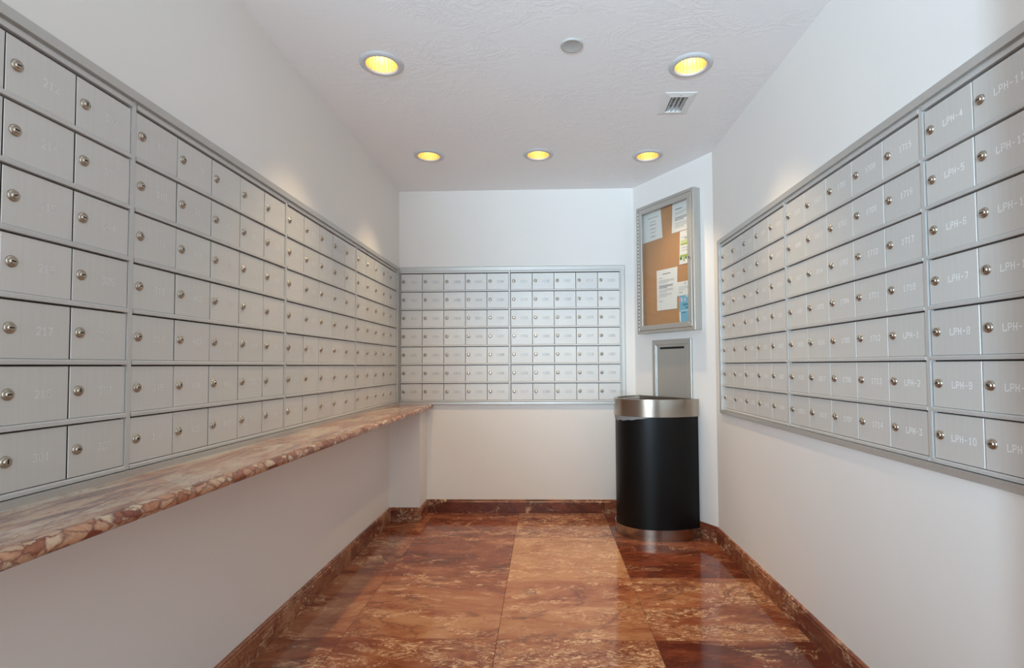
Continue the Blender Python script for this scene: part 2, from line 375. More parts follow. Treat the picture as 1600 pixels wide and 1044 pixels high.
def niche_wall(name, u0, u1, h0, h1, n_u0, n_u1, n_z0, n_z1, place):
    """wall slab with a recessed niche; place(u, depth, z) -> point; depth 0 is the room face"""
    mb = MB()
    def bx(a, b, z0, z1, d0=0.0, d1=T):
        v = [place(u, d, z) for z in (z0, z1) for (u, d) in ((a, d0), (b, d0), (b, d1), (a, d1))]
        mb.add(v, [(0, 3, 2, 1), (4, 5, 6, 7), (0, 1, 5, 4), (1, 2, 6, 5), (2, 3, 7, 6), (3, 0, 4, 7)])
    bx(u0, u1, h0, n_z0); bx(u0, u1, n_z1, h1)
    bx(u0, n_u0, n_z0, n_z1); bx(n_u1, u1, n_z0, n_z1)
    bx(n_u0, n_u1, n_z0, n_z1, ND, T)
    return struct(mb.obj(name, M['wall']))
niche_wall('wall_left', YF, YB + T, 0, H + 0.02, Y_L0 - 0.012, Y_L1 + 0.02, ZB - 0.012, ZT + 0.016, lambda u, d, z: (XL - d, u, z))
niche_wall('wall_right', YF, 3.29 + 0.1, 0, H + 0.02, Y_R0 - 0.012, Y_R1 + 0.012, ZB - 0.012, ZT + 0.016, lambda u, d, z: (XR + d, u, z))
niche_wall('wall_back', XL - T, 0.68 + 0.12, 0, H + 0.02, X_B0 - 0.006, X_B1 + 0.012, ZB - 0.012, ZT + 0.016, lambda u, d, z: (u, YB + d, z))
mb = MB(); a = DA - DT * 0.0; b = DB + DT * 0.0
q = [a, b, b - DN * T + DT * 0.08, a - DN * T - DT * 0.08]
mb.add([(p.x, p.y, z) for z in (0, H + 0.02) for p in q], [(0, 1, 2, 3), (4, 5, 6, 7), (0, 1, 5, 4), (1, 2, 6, 5), (2, 3, 7, 6), (3, 0, 4, 7)])
struct(mb.obj('wall_diagonal', M['wall']))
# doorway behind the camera: jamb on the right, a header above
mb = MB(); mb.box(0.40, XR + T, YF - 0.12, YF, 0, H + 0.02); mb.box(XL - T, 0.40, YF - 0.12, YF, 2.25, H + 0.02)
struct(mb.obj('wall_front', M['wall']))
# the boxed-out corner under the counter
mb = MB(); mb.box(XL, -0.897, 3.722, YB, 0, 0.783)
struct(mb.obj('trim_1', M['wall']))

# ceiling with openings for the recessed lamps and the vent
LAMPS = [(-0.717, 2.256), (0.664, 2.320), (-0.733, 3.272), (-0.033, 3.285), (0.670, 3.331)]
VENT = (0.608, 0.762, 2.553, 2.770)
VC = (0.641, 0.727, 2.585, 2.742)
def build_ceiling():
    xs, ys = -1.30, 1.30; holes = []
    mb = MB(); hs = 0.085
    cells = [(x - hs, x + hs, y - hs, y + hs, (x, y)) for x, y in LAMPS] + [(VC[0], VC[1], VC[2], VC[3], None)]
    gx = sorted({-1.30, 1.30} | {c[0] for c in cells} | {c[1] for c in cells})
    gy = sorted({YF - 0.12, 4.13} | {c[2] for c in cells} | {c[3] for c in cells})
    def inside(x, y):
        for c in cells:
            if c[0] < x < c[1] and c[2] < y < c[3]: return True
        return False
    for i in range(len(gx) - 1):
        for j in range(len(gy) - 1):
            if inside((gx[i] + gx[i + 1]) / 2, (gy[j] + gy[j + 1]) / 2): continue
            mb.add([(gx[i], gy[j], H), (gx[i + 1], gy[j], H), (gx[i + 1], gy[j + 1], H), (gx[i], gy[j + 1], H)], [(3, 2, 1, 0)])
    n = 32
    for c in cells:
        if c[4] is None: continue
        cx, cy = c[4]; v = []
        for k in range(n):
            t = 2 * PI * k / n; co, si = math.cos(t), math.sin(t); s = hs / max(abs(co), abs(si))
            v.append((cx + co * s, cy + si * s, H)); v.append((cx + co * 0.072, cy + si * 0.072, H))
        mb.add(v, [(2 * k, 2 * k + 1, (2 * k + 3) % (2 * n), (2 * k + 2) % (2 * n)) for k in range(n)])
    me = mesh_from('ceiling', mb.v, mb.f, (M['ceiling'],))
    bm = bmesh.new(); bm.from_mesh(me); bmesh.ops.remove_doubles(bm, verts=bm.verts, dist=1e-5)
    for f in bm.faces:
        if f.normal.z > 0: f.normal_flip()
    bm.to_mesh(me); bm.free()
    return struct(link('ceiling', me))
build_ceiling()

# floor: mortar bed with separate marble tiles laid on it
mb = MB(); mb.box(-3.2, 3.2, -6.0, 4.12, -0.10, -0.021)
floor = struct(mb.obj('floor', plain('mortar', (0.20, 0.10, 0.07), 0.7)))
mb = MB(); mb.box(-3.2, 3.2, -6.0, YF - 0.125, -0.020, 0.0)
lobby = mb.obj('lobby_paving', plain('pale_lobby_stone', (0.72, 0.69, 0.65), 0.35), floor); lobby.color = (0.5, 0.5, 0.5, 0.31)  # unseen lobby floor, made pale to bounce light up to the ceiling
TX = [-1.17, -0.835, -0.200, 0.434, 1.12]
TY = [YF - 0.12, 0.290, 0.907, 1.524, 2.141, 2.758, 3.378, 4.00]
TILE = {  # (column, row): tan share, breccia share, seams, offset
    (0, 6): (0.42, 0.40, 0.4, 0.11), (1, 6): (0.40, 0.36, 0.6, 0.92), (2, 6): (0.40, 0.72, 0.5, 0.27), (3, 6): (0.30, 0.30, 0.5, 0.43),
    (0, 5): (0.40, 0.62, 0.5, 0.51), (1, 5): (0.36, 0.30, 0.5, 0.62), (2, 5): (0.95, 0.64, 0.3, 0.73), (3, 5): (0.20, 0.22, 0.8, 0.84),
    (0, 4): (0.66, 0.42, 0.4, 0.95), (1, 4): (0.66, 0.44, 0.8, 0.07), (2, 4): (0.72, 0.46, 0.9, 0.18), (3, 4): (0.55, 0.60, 0.9, 0.29),
    (0, 3): (0.44, 0.50, 0.6, 0.36), (1, 3): (0.46, 0.55, 0.7, 0.47), (2, 3): (0.52, 0.74, 0.8, 0.58), (3, 3): (0.16, 0.40, 1.0, 0.69),
}
for i in range(4):
    for j in range(len(TY) - 1):
        w, d = (TX[i + 1] - TX[i]) / 2 - 0.0006, (TY[j + 1] - TY[j]) / 2 - 0.0006
        mb = MB(); e = 0.0007
        v = [(-w, -d, -0.020), (w, -d, -0.020), (w, d, -0.020), (-w, d, -0.020), (-w, -d, -e), (w, -d, -e), (w, d, -e), (-w, d, -e),
             (-w + e, -d + e, 0), (w - e, -d + e, 0), (w - e, d - e, 0), (-w + e, d - e, 0)]
        mb.add(v, [(0, 3, 2, 1), (0, 1, 5, 4), (1, 2, 6, 5), (2, 3, 7, 6), (3, 0, 4, 7), (4, 5, 9, 8), (5, 6, 10, 9), (6, 7, 11, 10), (7, 4, 8, 11), (8, 9, 10, 11)])
        t = mb.obj('tile', M['floor_marble'], floor, ((TX[i] + TX[i + 1]) / 2, (TY[j] + TY[j + 1]) / 2, 0))
        t.color = TILE.get((i, j), (random.uniform(.3, .7), random.uniform(.3, .8), random.uniform(.3, .9), random.random()))

# baseboards: polished pieces with a rounded cap, laid end to end
BH, BT = 0.098, 0.016
def baseboard(name, p0, p1, nrm, cuts, seed, dark=0.30):
    p0, p1, nrm = Vector((*p0, 0)), Vector((*p1, 0)), Vector((*nrm, 0)).normalized()
    root = bpy.data.objects.new(name, None); C.objects.link(root); root['kind'] = 'structure'
    root.location = p0; d = (p1 - p0); Ln = d.length; root.rotation_euler = (0, 0, math.atan2(d.y, d.x))
    sgn = 1 if Vector((-d.y, d.x, 0)).dot(nrm) > 0 else -1
    c = [0] + [x for x in cuts if 0 < x < Ln] + [Ln]; rnd = random.Random(seed)
    for k in range(len(c) - 1):
        prof = [(0, 0), (BT, 0), (BT, BH - 0.016), (BT - 0.003, BH - 0.013), (BT - 0.003, BH - 0.005), (BT - 0.007, BH), (0, BH)]
        L0 = (c[k + 1] - c[k]) / 2 - 0.0004
        mb = MB(); mb.prism([(sgn * a, b) for a, b in prof], 'x', -L0, L0)
        o = mb.obj('baseboard_piece', M['base_marble'], root, ((c[k] + c[k + 1]) / 2, 0, 0))
        o.color = (rnd.uniform(dark - 0.12, dark + 0.16), rnd.uniform(0.25, 0.6), rnd.uniform(0.5, 1.0), rnd.random())
    return root
baseboard('baseboard_left', (XL, YF), (XL, 3.722), (1, 0), [0.5, 1.1, 1.75, 2.25, 2.72, 3.2, 3.55], 3, 0.42)
baseboard('baseboard_corner', (XL + BT, 3.722), (-0.897 + BT, 3.722), (0, -1), [], 5)
baseboard('baseboard_return', (-0.897, 3.722), (-0.897, YB), (1, 0), [], 6)
baseboard('baseboard_back', (-0.897 + BT, YB), (0.68, YB), (0, -1), [0.73, 1.32], 11, 0.24)
baseboard('baseboard_diagonal', (DA.x, DA.y), (DB.x, DB.y), (DN.x, DN.y), [0.35], 12, 0.45)
baseboard('baseboard_right', (XR, 3.29), (XR, YF), (-1, 0), [0.42, 0.9, 1.5, 2.1, 2.7], 14, 0.46)

# ------------------------------------------------------------------ mailbox banks
PW, PH = 0.165, (ZT - ZB) / 7.0
DW, DH = 0.162, PH - 0.0165
STROKES = {
    '0': [((0, .15), (0, .85), (.2, 1), (.8, 1), (1, .85), (1, .15), (.8, 0), (.2, 0), (0, .15))],
    '1': [((.2, .8), (.5, 1), (.5, 0)), ((.2, 0), (.8, 0))],
    '2': [((0, .85), (.2, 1), (.8, 1), (1, .85), (1, .6), (0, 0), (1, 0))],
    '3': [((0, 1), (1, 1), (.5, .58), (.85, .5), (1, .3), (.85, 0), (.15, 0), (0, .15))],
    '4': [((.75, 0), (.75, 1), (0, .3), (1, .3))],
    '5': [((1, 1), (0, 1), (0, .55), (.8, .55), (1, .4), (1, .15), (.8, 0), (0, 0))],
    '6': [((1, .9), (.8, 1), (.2, 1), (0, .8), (0, .15), (.2, 0), (.8, 0), (1, .15), (1, .4), (.8, .55), (0, .5))],
    '7': [((0, 1), (1, 1), (.35, 0))],
    '8': [((.2, .54), (0, .7), (0, .85), (.2, 1), (.8, 1), (1, .85), (1, .7), (.8, .54), (.2, .54), (0, .4), (0, .15), (.2, 0), (.8, 0), (1, .15), (1, .4), (.8, .54))],
    '9': [((0, .1), (.2, 0), (.8, 0), (1, .2), (1, .85), (.8, 1), (.2, 1), (0, .85), (0, .6), (.2, .45), (1, .5))],
    'L': [((0, 1), (0, 0), (1, 0), (1, .2))],
    'P': [((0, 0), (0, 1), (.85, 1), (1, .88), (1, .6), (.85, .48), (0, .48))],
    'H': [((0, 0), (0, 1)), ((1, 0), (1, 1)), ((0, .5), (1, .5))],
    '-': [((.15, .45), (.85, .45))],
}
def number_mesh(txt, mat):
    mb = MB(); h, w, pitch, sw = 0.0165, 0.0082, 0.0137, 0.00125
    x = 0.0
    for ch in txt:
        for line in STROKES[ch]:
            for (a, b) in zip(line[:-1], line[1:]):
                p = Vector((x + a[0] * w, a[1] * h)); q = Vector((x + b[0] * w, b[1] * h)); d = (q - p).normalized()
                n = Vector((-d.y, d.x)) * sw; e = d * sw * 0.7
                mb.add([((p + n - e).x, 0, (p + n - e).y), ((p - n - e).x, 0, (p - n - e).y), ((q - n + e).x, 0, (q - n + e).y), ((q + n + e).x, 0, (q + n + e).y)], [(0, 1, 2, 3)])
        x += pitch
    me = mesh_from('number', mb.v, mb.f, (M[mat],)); return me, x - pitch + w
def door_mesh():
    mb = MB(); e = 0.0012
    v = [(0, .008, 0), (DW, .008, 0), (DW, .008, DH), (0, .008, DH), (0, e, 0), (DW, e, 0), (DW, e, DH), (0, e, DH), (e, 0, e), (DW - e, 0, e), (DW - e, 0, DH - e), (e, 0, DH - e)]
    mb.add(v, [(0, 1, 2, 3), (0, 1, 5, 4), (1, 2, 6, 5), (2, 3, 7, 6), (4, 5, 9, 8), (5, 6, 10, 9), (6, 7, 11, 10), (7, 4, 8, 11), (8, 9, 10, 11)])
    mb.add([v[3], v[0], v[4], v[7]], [(0, 1, 2, 3)], 1)       # lock-side edge coloured dark, so the door gap looks shaded
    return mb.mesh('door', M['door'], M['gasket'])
def lock_mesh():
    mb = MB()
    mb.lathe([(0.0128, -0.001), (0.0128, 0.0018), (0.0112, 0.0042), (0.0080, 0.0046)], 20, 0, axis='y')
    mb.lathe([(0.0080, 0.0046), (0.0078, 0.0034), (0.0070, 0.0036), (0.0066, 0.0066), (0.0055, 0.0072)], 20, 0, axis='y', closed=True)
    mb.box(-0.0056, 0.0040, -0.0076, -0.0060, -0.0014, 0.0014, 1)
    return mb.mesh('lock', M['lock'], M['dark'])
def rail_mesh(z0, z1, width):
    mb = MB(); zm = z0 + (z1 - z0) * 0.68
    mb.prism([(0.012, z0), (-0.0050, z0), (-0.0055, z0 + 0.001), (-0.0055, zm), (-0.0030, zm + 0.0006), (-0.0020, z1), (0.012, z1)], 'x', 0.008, width - 0.008)
    return mb.mesh('rail', M['rail'])
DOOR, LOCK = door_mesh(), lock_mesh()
RAILS = (rail_mesh(-0.004, 0.014, 0.84), rail_mesh(-0.006, 0.006, 0.84), rail_mesh(-0.006, 0.005, 0.84))
def divider_mesh(x0, x1):
    mb = MB(); mb.box(x0, x1, -0.0035, 0.012, -0.006, ZT - ZB + 0.014); return mb.mesh('divider', M['rail'])
DIVS = (divider_mesh(0.0, 0.0055), divider_mesh(0.8325, 0.84))
mb = MB(); mb.box(0.0, 0.84, 0.012, 0.095, -0.005, ZT - ZB + 0.012); BODY = mb.mesh('body', M['body'])
rd = random.Random(21)
def bank(label, loc, rz, numbers, group):
    nmat = {GL: 'engrave_faint', GB_: 'engrave_grey', GR: 'engrave'}[group]  # same engraving everywhere; its look in each wall's light is put into the colour
    root = thing('mailbox_bank', label, 'mailboxes', loc, rz, group)
    link('body', BODY, root)
    for k in range(8): link('rail', RAILS[0] if k == 0 else RAILS[2] if k == 7 else RAILS[1], root, (0, 0, ZT - ZB - k * PH))
    for dm in DIVS: link('divider', dm, root)
    for c in range(5):
        for r in range(7):
            x = 0.0075 + 0.0015 + c * PW; z = (6 - r) * PH + 0.0065
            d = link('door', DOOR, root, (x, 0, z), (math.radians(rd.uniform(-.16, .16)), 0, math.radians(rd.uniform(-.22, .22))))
            link('lock', LOCK, d, (0.0225, 0, DH / 2 + 0.003), (0, math.radians(rd.choice((0, 0, 0, 0, 35, -25, 90)) + rd.uniform(-6, 6)), 0))
            txt = numbers[c][r] if numbers and numbers[c] else None
            if txt:
                nm, w = number_mesh(txt, nmat)
                link('number', nm, d, (0.100 - w / 2, -0.00035, DH / 2 - 0.008))
    return root
def seq(start_floor, start_unit, count, skip13=True, last=18, nofloor13=False):
    out = []; f, u = start_floor, start_unit
    while len(out) < count:
        if not (skip13 and u == 13): out.append('%d%02d' % (f, u))
        u += 1
        if u > last:
            u = 1; f += 1
            if f == 13 and nofloor13: f = 14
    return out
def cols(lst): return [lst[i * 7:i * 7 + 7] for i in range(len(lst) // 7)]
left = cols(seq(2, 12, 7 * 17))
GL, GB_, GR = 'mailbox banks along the left wall', 'mailbox banks on the back wall', 'mailbox banks along the right wall'
RZL, RZR = PI / 2, -PI / 2
XDL, XDR, YDB = -1.1165, 1.0675, 3.9385
bank('grey aluminium mailbox bank nearest the camera on the left wall, doors 212 to 308', (XDL, Y_L0, ZB), RZL, [None, None, None, left[0], left[1]], GL)
bank('grey aluminium mailbox bank on the left wall, second from the camera, starting at door 309', (XDL, Y_L0 + 0.84, ZB), RZL, left[2:7], GL)
bank('grey aluminium mailbox bank on the left wall, third from the camera', (XDL, Y_L0 + 1.68, ZB), RZL, left[7:12], GL)
bank('grey aluminium mailbox bank farthest along the left wall, meeting the back wall corner', (XDL, Y_L0 + 2.52, ZB), RZL, left[12:17], GL)
back = cols(seq(9, 12, 70, False))
bank('pale silver mailbox bank on the back wall, left half above the counter end', (X_B0, YDB, ZB), 0, back[:5], GB_)
bank('pale silver mailbox bank on the back wall, right half with the bright reflection', (X_B0 + 0.84, YDB, ZB), 0, back[5:10], GB_)
right = cols(seq(14, 6, 63, False))
right[9:] = []
lph = ['LPH-%d' % k for k in range(1, 18)]
r_mid = cols(seq(16, 5, 32, False) [:28]) + [['1715', '1716', '1717', '1718'] + lph[:3]]
bank('grey aluminium mailbox bank farthest along the right wall, beside the angled wall', (XDR, Y_R1, ZB), RZR, right[:5], GR)
bank('grey aluminium mailbox bank in the middle of the right wall, with door LPH-1', (XDR, Y_R1 - 0.84, ZB), RZR, r_mid, GR)
bank('grey aluminium mailbox bank nearest the camera on the right wall, doors LPH-4 to LPH-17', (XDR, Y_R1 - 1.68, ZB), RZR, [lph[3:10], lph[10:17], None, None, None], GR)

# anodised trim frames around each run of banks
def trim_frame(label, origin, rz, x0, x1, left_end=True, right_end=True, tw=0.030, proud=0.012):
    root = thing('mailbox_trim_frame', label, 'frame', origin, rz)
    z0, z1 = ZB - 0.008, ZT + 0.014       # inner edges
    def rail(nm, zi, zo):
        prof = [(0.0, zi), (-proud, zi), (-proud, zi + (zo - zi) * 0.80), (-proud * 0.25, zo), (0.0, zo)]
        mb = MB(); mb.prism(prof, 'x', x0 - (tw if left_end else 0), x1 + (tw if right_end else 0)); mb.obj(nm, M['trim'], root)
    rail('top_rail', z1, z1 + tw); rail('bottom_rail', z0, z0 - tw * 0.75)
    def stile(xi, xo):
        prof = [(xi, 0.0), (xi, -proud), (xi + (xo - xi) * 0.80, -proud), (xo, -proud * 0.25), (xo, 0.0)]
        mb = MB(); mb.prism(prof, 'z', z0, z1); mb.obj('end_stile', M['trim'], root)
    if left_end: stile(x0, x0 - tw)
    if right_end: stile(x1, x1 + tw)
    return root
trim_frame('long anodised aluminium frame around the left wall mailboxes, resting on the counter', (XL + 0.0005, 0, 0), RZL, Y_L0 - 0.004, Y_L1 + 0.004, True, True)
trim_frame('long anodised aluminium frame around the right wall mailboxes', (XR - 0.0005, 0, 0), RZR, -(Y_R1 + 0.002), -(Y_R0 - 0.004), True, True, tw=0.031)
trim_frame('pale aluminium frame around the back wall mailboxes', (0, YB - 0.0005, 0), 0, X_B0 - 0.002, X_B1 + 0.002, False, True, tw=0.031, proud=0.016)

# ------------------------------------------------------------------ marble counter
CT, CTH, CXF = 0.8135, 0.031, -0.846
ct = thing('marble_counter', 'long cream and red marble counter shelf with bullnose edge under the left mailboxes', 'counter', (XL, 0, CT - CTH))
xe = CXF - XL - CTH / 2 - 0.012                      # the slab stops here, the laminated bullnose strip begins
prof = [(xe + 0.0002, 0), (CXF - XL - CTH / 2, 0)]
for k in range(1, 10):
    t = -PI / 2 + PI * k / 10; prof.append((CXF - XL - CTH / 2 + math.cos(t) * CTH / 2, CTH / 2 + math.sin(t) * CTH / 2))
prof += [(CXF - XL - CTH / 2, CTH), (xe + 0.0002, CTH)]
ysec = [YF + 0.02, 2.07, 3.93]
for a, b2 in zip(ysec[:-1], ysec[1:]):
    mb = MB(); mb.box(0.001, xe, a + 0.0003, b2 - 0.0003, 0, CTH); mb.obj('slab', M['counter'], ct)
    mb = MB(); mb.prism(prof, 'y', a + 0.0003, b2 - 0.0003)
    me = mb.mesh('bullnose_edge', M['counter_edge']); link('bullnose_edge', me, ct)
mb = MB(); mb.box(0.001, 0.006, 0.3, 3.9, CTH, CTH + 0.006); mb.obj('caulk_joint', M['caulk'], ct)
mb = MB(); mb.box(0.001, 0.005, 2.012, 2.042, -0.062, -0.0005); mb.box(0.001, 0.12, 2.012, 2.042, -0.0045, -0.0005); mb.obj('bracket', M['wall'], ct)

# ------------------------------------------------------------------ recessed lamps
def lamp(label, x, y):
    root = thing('recessed_downlight', label, 'ceiling light', (x, y, H), 0, 'recessed ceiling downlights')
    mb = MB(); mb.lathe([(0.0700, 0.004), (0.0690, -0.006), (0.0730, -0.0095), (0.0850, -0.0075), (0.0960, -0.0025), (0.0970, 0.0)], 48)
    mb.obj('trim_ring', M['ring'], root)
    # ribbed reflector cone
    n = 96; prof = [(0.0695, 0.0), (0.0680, 0.02), (0.064, 0.05), (0.058, 0.08), (0.050, 0.105)]
    v = []; f = []
    for r, h in prof:
        for i in range(n):
            rr = r * (1 - (0.022 if i % 4 < 2 else 0.0)); t = 2 * PI * i / n; v.append((rr * math.cos(t), rr * math.sin(t), h))
    for k in range(len(prof) - 1):
        for i in range(n):
            j = (i + 1) % n; f.append((k * n + i, (k + 1) * n + i, (k + 1) * n + j, k * n + j))
    k = (len(prof) - 1) * n; f.append(tuple(range(k + n - 1, k - 1, -1)))
    link('reflector', mesh_from('reflector', v, f, (M['reflector'],), None, True), root)
    mb = MB(); mb.lathe([(0.012, 0.104), (0.013, 0.088), (0.024, 0.074), (0.026, 0.064), (0.018, 0.055), (0.004, 0.051)], 24, closed=True); mb.obj('bulb', M['bulb'], root)
    ld = bpy.data.lights.new('lamp_glow', 'SPOT'); ld.spot_size = math.radians(82); ld.spot_blend = 1.0; ld.energy = LAMP_W; ld.color = (1.0, 0.74, 0.42); ld.shadow_soft_size = 0.02
    lo = bpy.data.objects.new('lamp_glow', ld); C.objects.link(lo); lo.parent = root; lo.location = (0, 0, 0.030)
lamp('glowing recessed ceiling light nearest the camera on the left, above the long counter', *LAMPS[0])
lamp('glowing recessed ceiling light nearest the camera on the right, next to the square vent', *LAMPS[1])
lamp('leftmost of the three glowing recessed lights in the far ceiling row', *LAMPS[2])
lamp('middle one of the three glowing recessed lights in the far ceiling row', *LAMPS[3])
lamp('rightmost of the three glowing recessed lights in the far ceiling row', *LAMPS[4])

# round grey cover on the ceiling
cv = thing('ceiling_cover_disc', 'small round flat grey cover plate on the ceiling', 'cover plate', (0.122, 2.151, H))
mb = MB(); mb.lathe([(0.041, -0.006), (0.0455, -0.006), (0.0475, -0.003), (0.0475, 0.0)], 40); mb.obj('rim', M['speaker'], cv)
mb = MB(); mb.lathe([(0.041, -0.006), (0.038, -0.0048), (0.004, -0.0048)], 40, closed=True); mb.obj('face', M['speaker'], cv)

# square air vent
vx, vy = (VENT[0] + VENT[1]) / 2, (VENT[2] + VENT[3]) / 2
vt = thing('ceiling_vent', 'small white louvred air vent in the ceiling by the right downlight', 'vent', (vx, vy, H))
def ring(x0, x1, y0, y1, a0, a1, b0, b1, zi, zo):
    mb = MB()
    v = [(x0, y0, 0), (x1, y0, 0), (x1, y1, 0), (x0, y1, 0), (x0, y0, zo), (x1, y0, zo), (x1, y1, zo), (x0, y1, zo), (a0, b0, zi), (a1, b0, zi), (a1, b1, zi), (a0, b1, zi), (a0, b0, 0.03), (a1, b0, 0.03), (a1, b1, 0.03), (a0, b1, 0.03)]
    f = []
    for s in (0, 4, 8):
        for i in range(4): j = (i + 1) % 4; f.append((s + i, s + j, s + 4 + j, s + 4 + i))
    mb.add(v, f); return mb
hx, hy = (VENT[1] - VENT[0]) / 2, (VENT[3] - VENT[2]) / 2
ax0, ax1, ay0, ay1 = VC[0] - vx, VC[1] - vx, VC[2] - vy, VC[3] - vy
ring(-hx, hx, -hy, hy, ax0, ax1, ay0, ay1, -0.009, -0.003).obj('frame', M['white_metal'], vt)
mb = MB(); mb.box(ax0, ax1, ay0, ay1, 0.070, 0.072); mb.box(ax0 - .002, ax0, ay0, ay1, 0.03, 0.07); mb.box(ax1, ax1 + .002, ay0, ay1, 0.03, 0.07); mb.box(ax0, ax1, ay1, ay1 + .002, 0.03, 0.07); mb.box(ax0, ax1, ay0 - .002, ay0, 0.03, 0.07)
mb.obj('duct', M['dark'], vt)
for k in range(4):
    x = ax0 + (ax1 - ax0) * (k + 0.5) / 4; mb = MB(); mb.prism([(x - 0.0012, -0.007), (x + 0.0012, -0.007), (x + 0.0045, 0.012), (x + 0.0025, 0.012)], 'y', ay0, ay1); mb.obj('slat', M['white_metal'], vt)
for k in range(6):
    y = ay0 + (ay1 - ay0) * (k + 0.5) / 6; mb = MB(); mb.prism([(y - 0.001, 0.014), (y + 0.001, 0.014), (y + 0.009, 0.028), (y + 0.007, 0.028)], 'x', ax0, ax1); mb.obj('slat', M['white_metal'], vt)
for y in (-hy + 0.012, hy - 0.012):
    mb = MB(); mb.lathe([(0.0035, -0.005), (0.003, -0.0095), (0.0005, -0.010)], 10, closed=True); mb.obj('screw', M['trim'], vt, (0, y, 0))

# ------------------------------------------------------------------ the angled wall: notice case, papers, mail slot
def on_diag(s, off, z): p = DA + DT * s + DN * off; return (p.x, p.y, z)
BX0, BX1, BZ0, BZ1, BD = 0.105, 0.661, 1.325, 2.248, 0.062
nb = thing('notice_board_case', 'tall grey aluminium framed glass notice case with cork backing on the angled wall', 'notice board', on_diag(0, 0.001, 0), DANG)
def frame4(name, x0, x1, z0, z1, w, y0, y1, mat, parent, ch=0.0):
    """four mitred members, joined into one frame mesh"""
    mb = MB()
    def memb(pts):  # pts: outer a, outer b, inner b, inner a (x,z)
        mb.add([(x, y0, z) for x, z in pts] + [(x, y1, z) for x, z in pts], [(0, 1, 2, 3), (4, 5, 6, 7), (0, 1, 5, 4), (1, 2, 6, 5), (2, 3, 7, 6), (3, 0, 4, 7)])
    O = [(x0, z0), (x1, z0), (x1, z1), (x0, z1)]; I = [(x0 + w, z0 + w), (x1 - w, z0 + w), (x1 - w, z1 - w), (x0 + w, z1 - w)]
    for i in range(4):
        j = (i + 1) % 4; memb([O[i], O[j], I[j], I[i]])
    return bevel(mb.obj(name, mat, parent), 0.0015, 1)
frame4('case_frame', BX0, BX1, BZ0, BZ1, 0.021, -BD, 0, M['case'], nb)
dr = frame4('door_frame', BX0 + 0.023, BX1 - 0.023, BZ0 + 0.023, BZ1 - 0.023, 0.034, -BD - 0.001, -BD + 0.016, M['case'], nb)
mb = MB(); mb.box(BX0 + 0.021, BX1 - 0.021, -0.018, 0, BZ0 + 0.021, BZ1 - 0.021); mb.obj('cork_panel', M['cork'], nb)
mb = MB(); mb.box(BX0 + 0.055, BX1 - 0.055, -BD + 0.006, -BD + 0.009, BZ0 + 0.055, BZ1 - 0.055); mb.obj('glass_pane', M['pane'], dr)
mb = MB()
for k in range(34):
    z = BZ0 + 0.03 + k * (BZ1 - BZ0 - 0.06) / 34; mb.box(BX0 + 0.0185, BX0 + 0.0255, -BD - 0.0035, -BD + 0.002, z, z + 0.014)
mb.box(BX0 + 0.0195, BX0 + 0.0245, -BD - 0.0012, -BD + 0.002, BZ0 + 0.03, BZ1 - 0.03, 1)  # dark strip painted in for the shade between the knuckles
mb.obj('piano_hinge', (M['white_metal'], M['gasket']), nb)
mb = MB(); mb.lathe([(0.0085, 0), (0.0085, 0.005), (0.006, 0.0075)], 16, 0, 'y', closed=True); mb.box(-0.001, 0.001, -0.0082, -0.0070, -0.004, 0.004, 1)
lk = mb.obj('case_lock', (M['lock'], M['dark']), nb, (BX1 - 0.040, -BD - 0.001, 1.800))

def sheet(name, label, cat, corners, off, marks, mat='paper'):
    """a sheet of paper pinned on the cork; marks = (x0,x1,z0,z1 in 0..1 of the sheet, material)"""
    s0 = sum(c[0] for c in corners) / 4; z0 = sum(c[1] for c in corners) / 4
    root = thing(name, label, cat, on_diag(s0, off, z0), DANG)
    q = [(s - s0, z - z0) for s, z in corners]           # TL TR BR BL
    mb = MB()
    mb.add([(x, 0, z) for x, z in q] + [(x, 0.0006, z) for x, z in q], [(0, 1, 2, 3), (4, 5, 6, 7), (0, 1, 5, 4), (1, 2, 6, 5), (2, 3, 7, 6), (3, 0, 4, 7)])
    mb.obj('sheet', M[mat], root)
    def at(u, v):
        t = Vector(q[0]).lerp(Vector(q[1]), u); b = Vector(q[3]).lerp(Vector(q[2]), u); return t.lerp(b, v)
    by = {}
    for i, (u0, u1, v0, v1, mm) in enumerate(marks):
        by.setdefault(mm, MB()); y = -0.0004 - 0.0002 * (i % 3)
        by[mm].add([(at(u, v).x, y, at(u, v).y) for u, v in ((u0, v0), (u1, v0), (u1, v1), (u0, v1))], [(0, 1, 2, 3)])
    for mm, b in by.items(): b.obj('printing', M[mm], root)
    return root
def para(u0, u1, v0, n, dv, th=0.018, mat='ink_light', last=0.6):
    return [(u0, u0 + (u1 - u0) * (last if k == n - 1 else 1), v0 + k * dv, v0 + k * dv + th, mat) for k in range(n)]
Z = 0.0205
sheet('notice_sheet', 'white notice with short centred lines at top left of the notice case', 'paper',
      [(0.124, 2.207), (0.317, 2.200), (0.332, 1.994), (0.128, 1.990)], Z,
      [(0.30, 0.86, 0.20, 0.235, 'ink_light'), (0.42, 0.72, 0.34, 0.37, 'ink_light'), (0.40, 0.74, 0.44, 0.48, 'ink_light'), (0.42, 0.70, 0.58, 0.62, 'ink_light'), (0.42, 0.70, 0.71, 0.74, 'ink_light'), (0.42, 0.66, 0.84, 0.88, 'ink_light')])
sheet('notice_sheet', 'white notice with dense paragraphs at top right of the notice case', 'paper',
      [(0.433, 2.209), (0.605, 2.209), (0.607, 2.001), (0.423, 2.001)], Z,
      [(0.16, 0.52, 0.24, 0.275, 'ink')] + para(0.16, 0.92, 0.36, 2, 0.05) + para(0.16, 0.92, 0.52, 3, 0.045, 0.024, 'ink') + para(0.16, 0.92, 0.70, 4, 0.05, 0.022, 'ink_light'))
